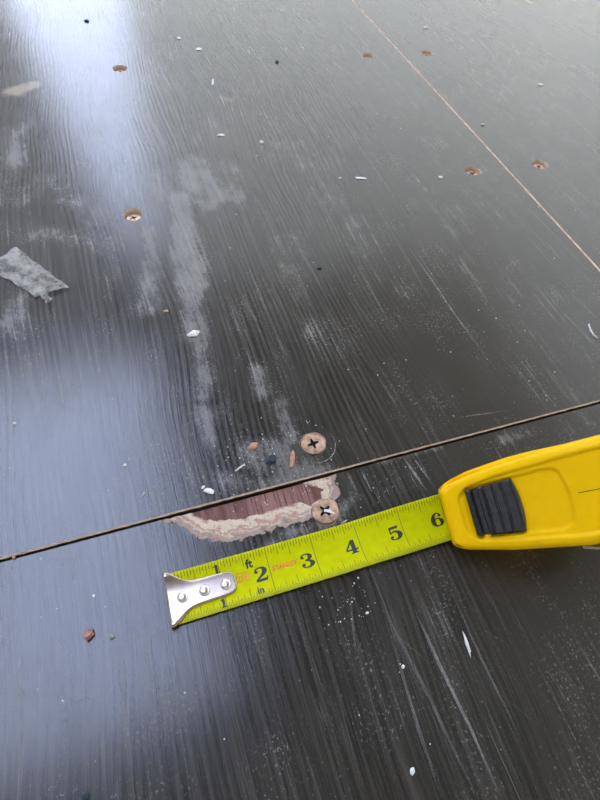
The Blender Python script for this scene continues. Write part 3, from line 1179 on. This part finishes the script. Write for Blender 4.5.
verts, faces = [], []
NYL = 25
for (u, h) in LPROF:
    for j in range(NYL):
        t = 2 * j / (NYL - 1) - 1
        hw = float(np.interp(u, (0, 25.6), (12.0, 13.4)))
        edge = max(0.0, abs(t) - 0.93) / 0.07
        hh = h - 0.9 * edge * edge if h > -3 else h
        uu = u * k_
        bulge = 1.0 + (0.07 * (1 - t * t) - 0.035) * (u / 25.6) ** 3
        q = lp0 + lt * uu * bulge + ln_ * (hh - 1.2)
        verts.append(cpt(q[0], t * hw + 0.2, q[1]))
for i in range(len(LPROF) - 1):
    for j in range(NYL - 1):
        a = i * NYL + j
        faces.append((a, a + 1, a + NYL + 1, a + NYL))
faces.append(tuple(i * NYL for i in range(len(LPROF))))
faces.append(tuple(i * NYL + NYL - 1 for i in range(len(LPROF)))[::-1])
lever = obj('lock_lever', verts, faces, RUBBER, tape)
tag(lever, 'ribbed black lock lever')

# belt clip on the side
CLIP = plain('pale_steel_clip', (0.78, 0.76, 0.70), 0.4, 0.2, var=0.06)
mb = MB()
def clip_box(x0, x1, y0, y1, z0, z1):
    vs_ = [cpt(x, y, z) for z in (z0, z1) for x, y in ((x0, y0), (x1, y0), (x1, y1), (x0, y1))]
    mb.add(vs_, [(0, 3, 2, 1), (4, 5, 6, 7), (0, 1, 5, 4), (1, 2, 6, 5), (2, 3, 7, 6), (3, 0, 4, 7)])
clip_box(56, 82, -28.4, -27.2, 32, 50)
clip_box(78, 82, -27.2, -23.0, 32, 50)

mb.build('belt_clip', CLIP, tape)

# ------------------------------------------------------------------ litter on the floor
WOODCHIP = plain('pinkish_wood_chip', (0.50, 0.28, 0.19), 0.85, var=0.3, scale=600)
WHITE = plain('white_paint_flake', (0.78, 0.78, 0.75), 0.7, var=0.12, scale=600)
FLUFF = plain('blue_grey_lint', (0.035, 0.05, 0.07), 0.95, var=0.5, scale=900)
STONE = plain('reddish_crumb', (0.42, 0.22, 0.17), 0.85, var=0.4, scale=900)
GREY = plain('grey_crumb', (0.40, 0.40, 0.39), 0.85, var=0.3, scale=900)


def crumb(name, pos, size, mat, label, cat, rot=0.0, seed=0, flat=0.5, group=None):
    """an angular lump: size = (length, width, height)"""
    rnd = random.Random(seed)
    n = 9
    vs_, fs_ = [], []
    zs = (0.0, 0.45, 1.0)
    rs = (0.86, 1.0, 0.62)
    jit = [0.72 + 0.5 * rnd.random() for _ in range(n)]
    for z, r in zip(zs, rs):
        for i in range(n):
            a = 2 * math.pi * i / n
            q = r * jit[i] * (0.92 + 0.16 * rnd.random())
            vs_.append((q * math.cos(a) * size[0] / 2, q * math.sin(a) * size[1] / 2, z * size[2] * (0.75 + 0.5 * rnd.random() if z else 1)))
    vs_.append((0, 0, size[2] * 1.05))
    for j in range(2):
        for i in range(n):
            k = (i + 1) % n
            fs_.append((j * n + i, j * n + k, (j + 1) * n + k, (j + 1) * n + i))
    for i in range(n):
        fs_.append((2 * n + i, 2 * n + (i + 1) % n, 3 * n))
    fs_.append(tuple(reversed(range(n))))
    o = obj(name, vs_, fs_, mat)
    z0 = 0.0006 if (pos[1] > SEAM_Y and pos[0] < 0.357) else 0.0
    o.location = (pos[0], pos[1], z0)
    o.rotation_euler = (0, 0, rot)
    return tag(o, label, cat, group or {'crumb': 'crumbs and specks on the floor', 'paint_flake': 'white flakes on the floor', 'splinter': 'splinters on the floor', 'wood_chip': 'wood chips by the seam'}.get(name))


crumb('wood_chip', (0.0358, 0.1428), (.0080, .0042, .0012), WOODCHIP, 'pinkish flat wood chip left of the lint clump', 'wood chip', 0.15, 1)
crumb('wood_chip', (0.0561, 0.128), (.0105, .0036, .0014), WOODCHIP, 'long tan wood chip pointing at the upper screw', 'wood chip', 1.15, 2)
crumb('lint_clump', (0.0438, 0.1308), (.0085, .0050, .0022), FLUFF, 'dark blue-grey lint clump between two wood chips', 'lint', 0.6, 3)
crumb('splinter', (0.0249, 0.1313), (.0085, .0011, .0007), WHITE, 'thin pale splinter lying in dust above the seam', 'splinter', 0.45, 4)
crumb('paint_flake', (0.0044, 0.1213), (.0060, .0034, .0011), WHITE, 'bright white flake just above the cross seam', 'flake', -0.5, 5)
crumb('paint_flake', (0.0016, 0.1247), (.0026, .0018, .0008), WHITE, 'tiny white crumb beside the white flake above the seam', 'flake', 0.2, 6)
crumb('paper_scrap', (0.0189, 0.2396), (.0110, .0062, .0020), WHITE, 'crumpled white scrap on the dusty smear', 'paper scrap', 0.2, 7)
crumb('crumb', (-0.0658, 0.0647), (.0058, .0050, .0034), STONE, 'reddish-brown crumb left of the tape hook', 'crumb', 0.3, 8)
crumb('crumb', (-0.0556, 0.0606), (.0028, .0026, .0020), GREY, 'small grey crumb beside the reddish one', 'crumb', 0.0, 9)
crumb('paint_flake', (0.2057, 0.3918), (.0105, .0034, .0010), WHITE, 'oblong white flake left of the near sunken screw pair', 'flake', -0.35, 10)
crumb('paint_flake', (0.0941, 0.488), (.0085, .0045, .0010), WHITE, 'oval white flake on the far grained boards', 'flake', -0.1, 11)
crumb('paint_flake', (0.1297, 0.4686), (.0050, .0050, .0012), WHITE, 'small square white flake right of the oval one', 'flake', 0.4, 12)
crumb('splinter', (0.1095, 0.5956), (.0170, .0022, .0010), WHITE, 'thin upright pale sliver among the far grain lines', 'splinter', 1.35, 13)
crumb('paint_flake', (0.1105, 0.6779), (.0085, .0060, .0012), WHITE, 'farthest white flake near the bright streak', 'flake', 0.0, 14)
crumb('paint_flake', (0.0927, 0.7105), (.0055, .0045, .0010), WHITE, 'tiny pale flake left of the farthest white flake', 'flake', 0.0, 34)
crumb('splinter', (0.1098, 0.0059), (.0105, .0016, .0009), WHITE, 'white sliver below the tape measure case', 'splinter', 1.45, 15)
crumb('crumb', (0.0618, -0.0318), (.0034, .0024, .0012), WHITE, 'pale crumb near the bottom edge below the blade', 'crumb', 0.8, 16)
crumb('crumb', (0.0748, 0.0066), (.0018, .0018, .0009), WHITE, 'tiny white dot under the blade numeral five', 'crumb', 0.0, 17)
crumb('crumb', (0.0672, 0.0346), (.0022, .0014, .0007), WHITE, 'tiny white dot just below the blade', 'crumb', 0.0, 18)
crumb('crumb', (0.186, 0.3958), (.0028, .0022, .0010), WHITE, 'small pale speck beside the oblong white flake', 'crumb', 0.0, 19)
crumb('crumb', (0.2825, 0.3782), (.0048, .0036, .0010), WHITE, 'small white speck left of the near sunken screw', 'crumb', 0.0, 20)
crumb('crumb', (0.3763, 0.4598), (.0062, .0040, .0012), GREY, 'grey fleck touching the long seam', 'crumb', 0.0, 21)
crumb('crumb', (0.4972, 0.5324), (.0062, .0044, .0012), WHITE, 'white fleck on the far right panel', 'crumb', 0.0, 22)
crumb('crumb', (0.4246, 0.7055), (.0075, .0050, .0012), WHITE, 'white fleck near the top edge right of the seam', 'crumb', 0.0, 23)
crumb('crumb', (0.1939, 0.6326), (.0048, .0050, .0016), FLUFF, 'dark fleck on the far boards', 'crumb', 0.0, 24)
crumb('crumb', (-0.0092, 0.7712), (.0062, .0048, .0016), FLUFF, 'dark fleck in the bright streak', 'crumb', 0.0, 25)
crumb('crumb', (0.1267, 0.2835), (.0040, .0036, .0012), FLUFF, 'black fleck in the middle of the main panel', 'crumb', 0.0, 26)
crumb('crumb', (-0.0387, 0.1505), (.0022, .0018, .0008), WHITE, 'white speck on the bluish sheen above the seam', 'crumb', 0.0, 27)
crumb('splinter', (-0.0308, 0.1295), (.0042, .0011, .0006), PALE, 'short tan splinter above the seam on the sheen', 'splinter', 0.9, 28)
crumb('crumb', (-0.062, 0.0822), (.0016, .0016, .0008), WHITE, 'tiny white speck above the reddish crumb', 'crumb', 0.0, 29)
crumb('crumb', (-0.0974, 0.196), (.0022, .0018, .0008), WHITE, 'white speck at the left edge above the seam', 'crumb', 0.0, 30)
crumb('crumb', (-0.0987, 0.1129), (.0024, .0020, .0012), STONE, 'pinkish speck on the seam at the left edge', 'crumb', 0.0, 31)
crumb('crumb', (0.0039, 0.2658), (.0042, .0024, .0010), PALE, 'small tan flake above the crumpled scrap', 'crumb', 0.2, 32)
crumb('crumb', (-0.0722, 0.0024), (.0040, .0030, .0016), FLUFF, 'dark crumb at the bottom left edge', 'crumb', 0.2, 33)
crumb('splinter', (0.0727, 0.083), (.0045, .0010, .0006), PALE, 'short pale splinter between lower screw and blade', 'splinter', 0.3, 35)
# pale fibre caught in the lower screw
mb = MB()
L_ = [(-.0006, .0002), (.0018, -.0012), (.0044, -.0034)]
vs_, fs_ = [], []
for i, (a, b) in enumerate(L_):
    w = (.0006, .0007, .0003)[i]
    z = (0.0006, 0.0012, 0.0008)[i]
    vs_ += [(a - w * .6, b - w, z), (a + w * .6, b + w, z), (a + w * .6, b + w, z + .0006), (a - w * .6, b - w, z + .0006)]
for i in range(2):
    k = 4 * i
    for q in range(4):
        r = (q + 1) % 4
        fs_.append((k + q, k + r, k + 4 + r, k + 4 + q))
fs_ += [(3, 2, 1, 0), (8, 9, 10, 11)]
sp = obj('splinter', vs_, fs_, WHITE)
sp.location = (near_holes[0][0], near_holes[0][1], 0)
tag(sp, 'pale splinter lying across the lower brass screw', 'splinter', 'splinters on the floor')

# white curl of thread at the right
mb = MB()
pts = [(0.3085, 0.177), (0.3062, 0.1713), (0.3053, 0.1664), (0.3065, 0.163)]
vs_, fs_ = [], []
for i, (a, b) in enumerate(pts):
    for dx, dz in ((-.0009, 0.0007), (0, .0019), (.0009, 0.0007)):
        vs_.append((a + dx, b, dz))
for i in range(3):
    for q in range(3):
        r = (q + 1) % 3
        fs_.append((3 * i + q, 3 * i + r, 3 * i + 3 + r, 3 * i + 3 + q))
fs_ += [(2, 1, 0), (9, 10, 11)]
tag(obj('thread', vs_, fs_, WHITE, smooth=True), 'short white curl of thread near the right edge', 'thread')

# crumpled piece of dusty clear adhesive tape at the left
def scrap_material():
    M = Mat('dusty_clear_tape')
    n = M.noise(M.x * 90, M.y * 70, 0.0, detail=5, rough=0.65)
    c = M.mix(n.step(0.35, 0.7), (0.30, 0.29, 0.25), (0.52, 0.50, 0.45))
    M.set(Base_Color=c, Roughness=0.3, Alpha=n.step(0.25, 0.65) * 0.55 + 0.22)
    M.bump(n, 0.4, 0.003)
    return M.m
SCRAP = scrap_material()
def patch(mbk, A, B, C, D, n, amp, seed, z0=0.0009):
    vs_, fs_ = [], []
    for i in range(n + 1):
        for j in range(n + 1):
            s, t = i / n, j / n
            p = [(1 - s) * (1 - t) * A[q] + s * (1 - t) * B[q] + s * t * C[q] + (1 - s) * t * D[q] for q in (0, 1)]
            h = mnoise.fractal((p[0] * 130 + seed, p[1] * 70, seed), 1.0, 2.0, 3)
            r = abs(mnoise.noise((p[0] * 60 - p[1] * 40 + seed, p[1] * 30, 2.0)))
            p[0] += 0.0016 * mnoise.noise((p[1] * 200, seed, 0)); p[1] += 0.0016 * mnoise.noise((p[0] * 200, seed, 4))
            vs_.append((p[0], p[1], z0 + max(0.0001, amp * (0.5 + 0.5 * h) + amp * 1.2 * max(0, 0.25 - r) * 2)))
    for i in range(n):
        for j in range(n):
            a = i * (n + 1) + j
            fs_.append((a, a + n + 1, a + n + 2, a + 1))
    mbk.add(vs_, fs_)
mb = MB()
patch(mb, (-0.1144, 0.3408), (-0.0936, 0.3567), (-0.0591, 0.3039), (-0.0824, 0.3001), 28, 0.0022, 1.0)
mbf = MB()
patch(mbf, (-0.0814, 0.3092), (-0.0766, 0.3102), (-0.0713, 0.2933), (-0.0748, 0.2881), 10, 0.0018, 5.0, 0.0022)
sc_o = empty('clear_tape_scrap', (0, 0, 0))
tag(sc_o, 'crumpled dusty piece of clear adhesive tape at the left edge', 'tape scrap')
mb.build('film', SCRAP, sc_o)
mbf.build('folded_tab', SCRAP, sc_o)

# loose pale dust grains, far too many to count
rnd = random.Random(3)
mb = MB()
zones = [(0.0133, 0.1034, 0.0829, 0.152, 130), (0.0372, 0.0698, 0.0754, 0.0906, 60), (-0.1057, -0.0667, 0.2628, 0.2012, 130), (0.0091, 0.101, 0.5214, 0.5211, 120), (0.0751, 0.0797, 0.1438, 0.1202, 30), (0.0438, 0.0332, 0.0739, 0.0546, 40)]
for x0, y0, x1, y1, n in zones:
    for _ in range(n):
        x, y = x0 + (x1 - x0) * rnd.random(), y0 + (y1 - y0) * rnd.random()
        if (y > 0.052 and y < 0.087 and x > -0.03) or (0.11 < y < 0.1145) or (x > 0.11 and y < 0.1) or (0.355 < x < 0.3602):
            continue
        if any(math.hypot(x - h[0], y - h[1]) < 0.011 for h in main_holes + right_holes + near_holes):
            continue
        z0 = 0.0006 if (y > SEAM_Y and x < 0.3572) else 0.0
        s = 0.00018 + 0.0004 * rnd.random() ** 3
        a = rnd.random() * 3.14
        c, d_ = math.cos(a) * s, math.sin(a) * s
        mb.add([(x + c, y + d_, z0), (x - d_, y + c * 1.6, z0), (x - c, y - d_, z0), (x + d_, y - c * 0.7, z0), (x, y, z0 + s * 1.2)],
               [(0, 1, 4), (1, 2, 4), (2, 3, 4), (3, 0, 4), (3, 2, 1, 0)])
tag(mb.build('dust_grains', WHITE), 'fine pale dust grains scattered over the dark floor', 'dust', kind='stuff')
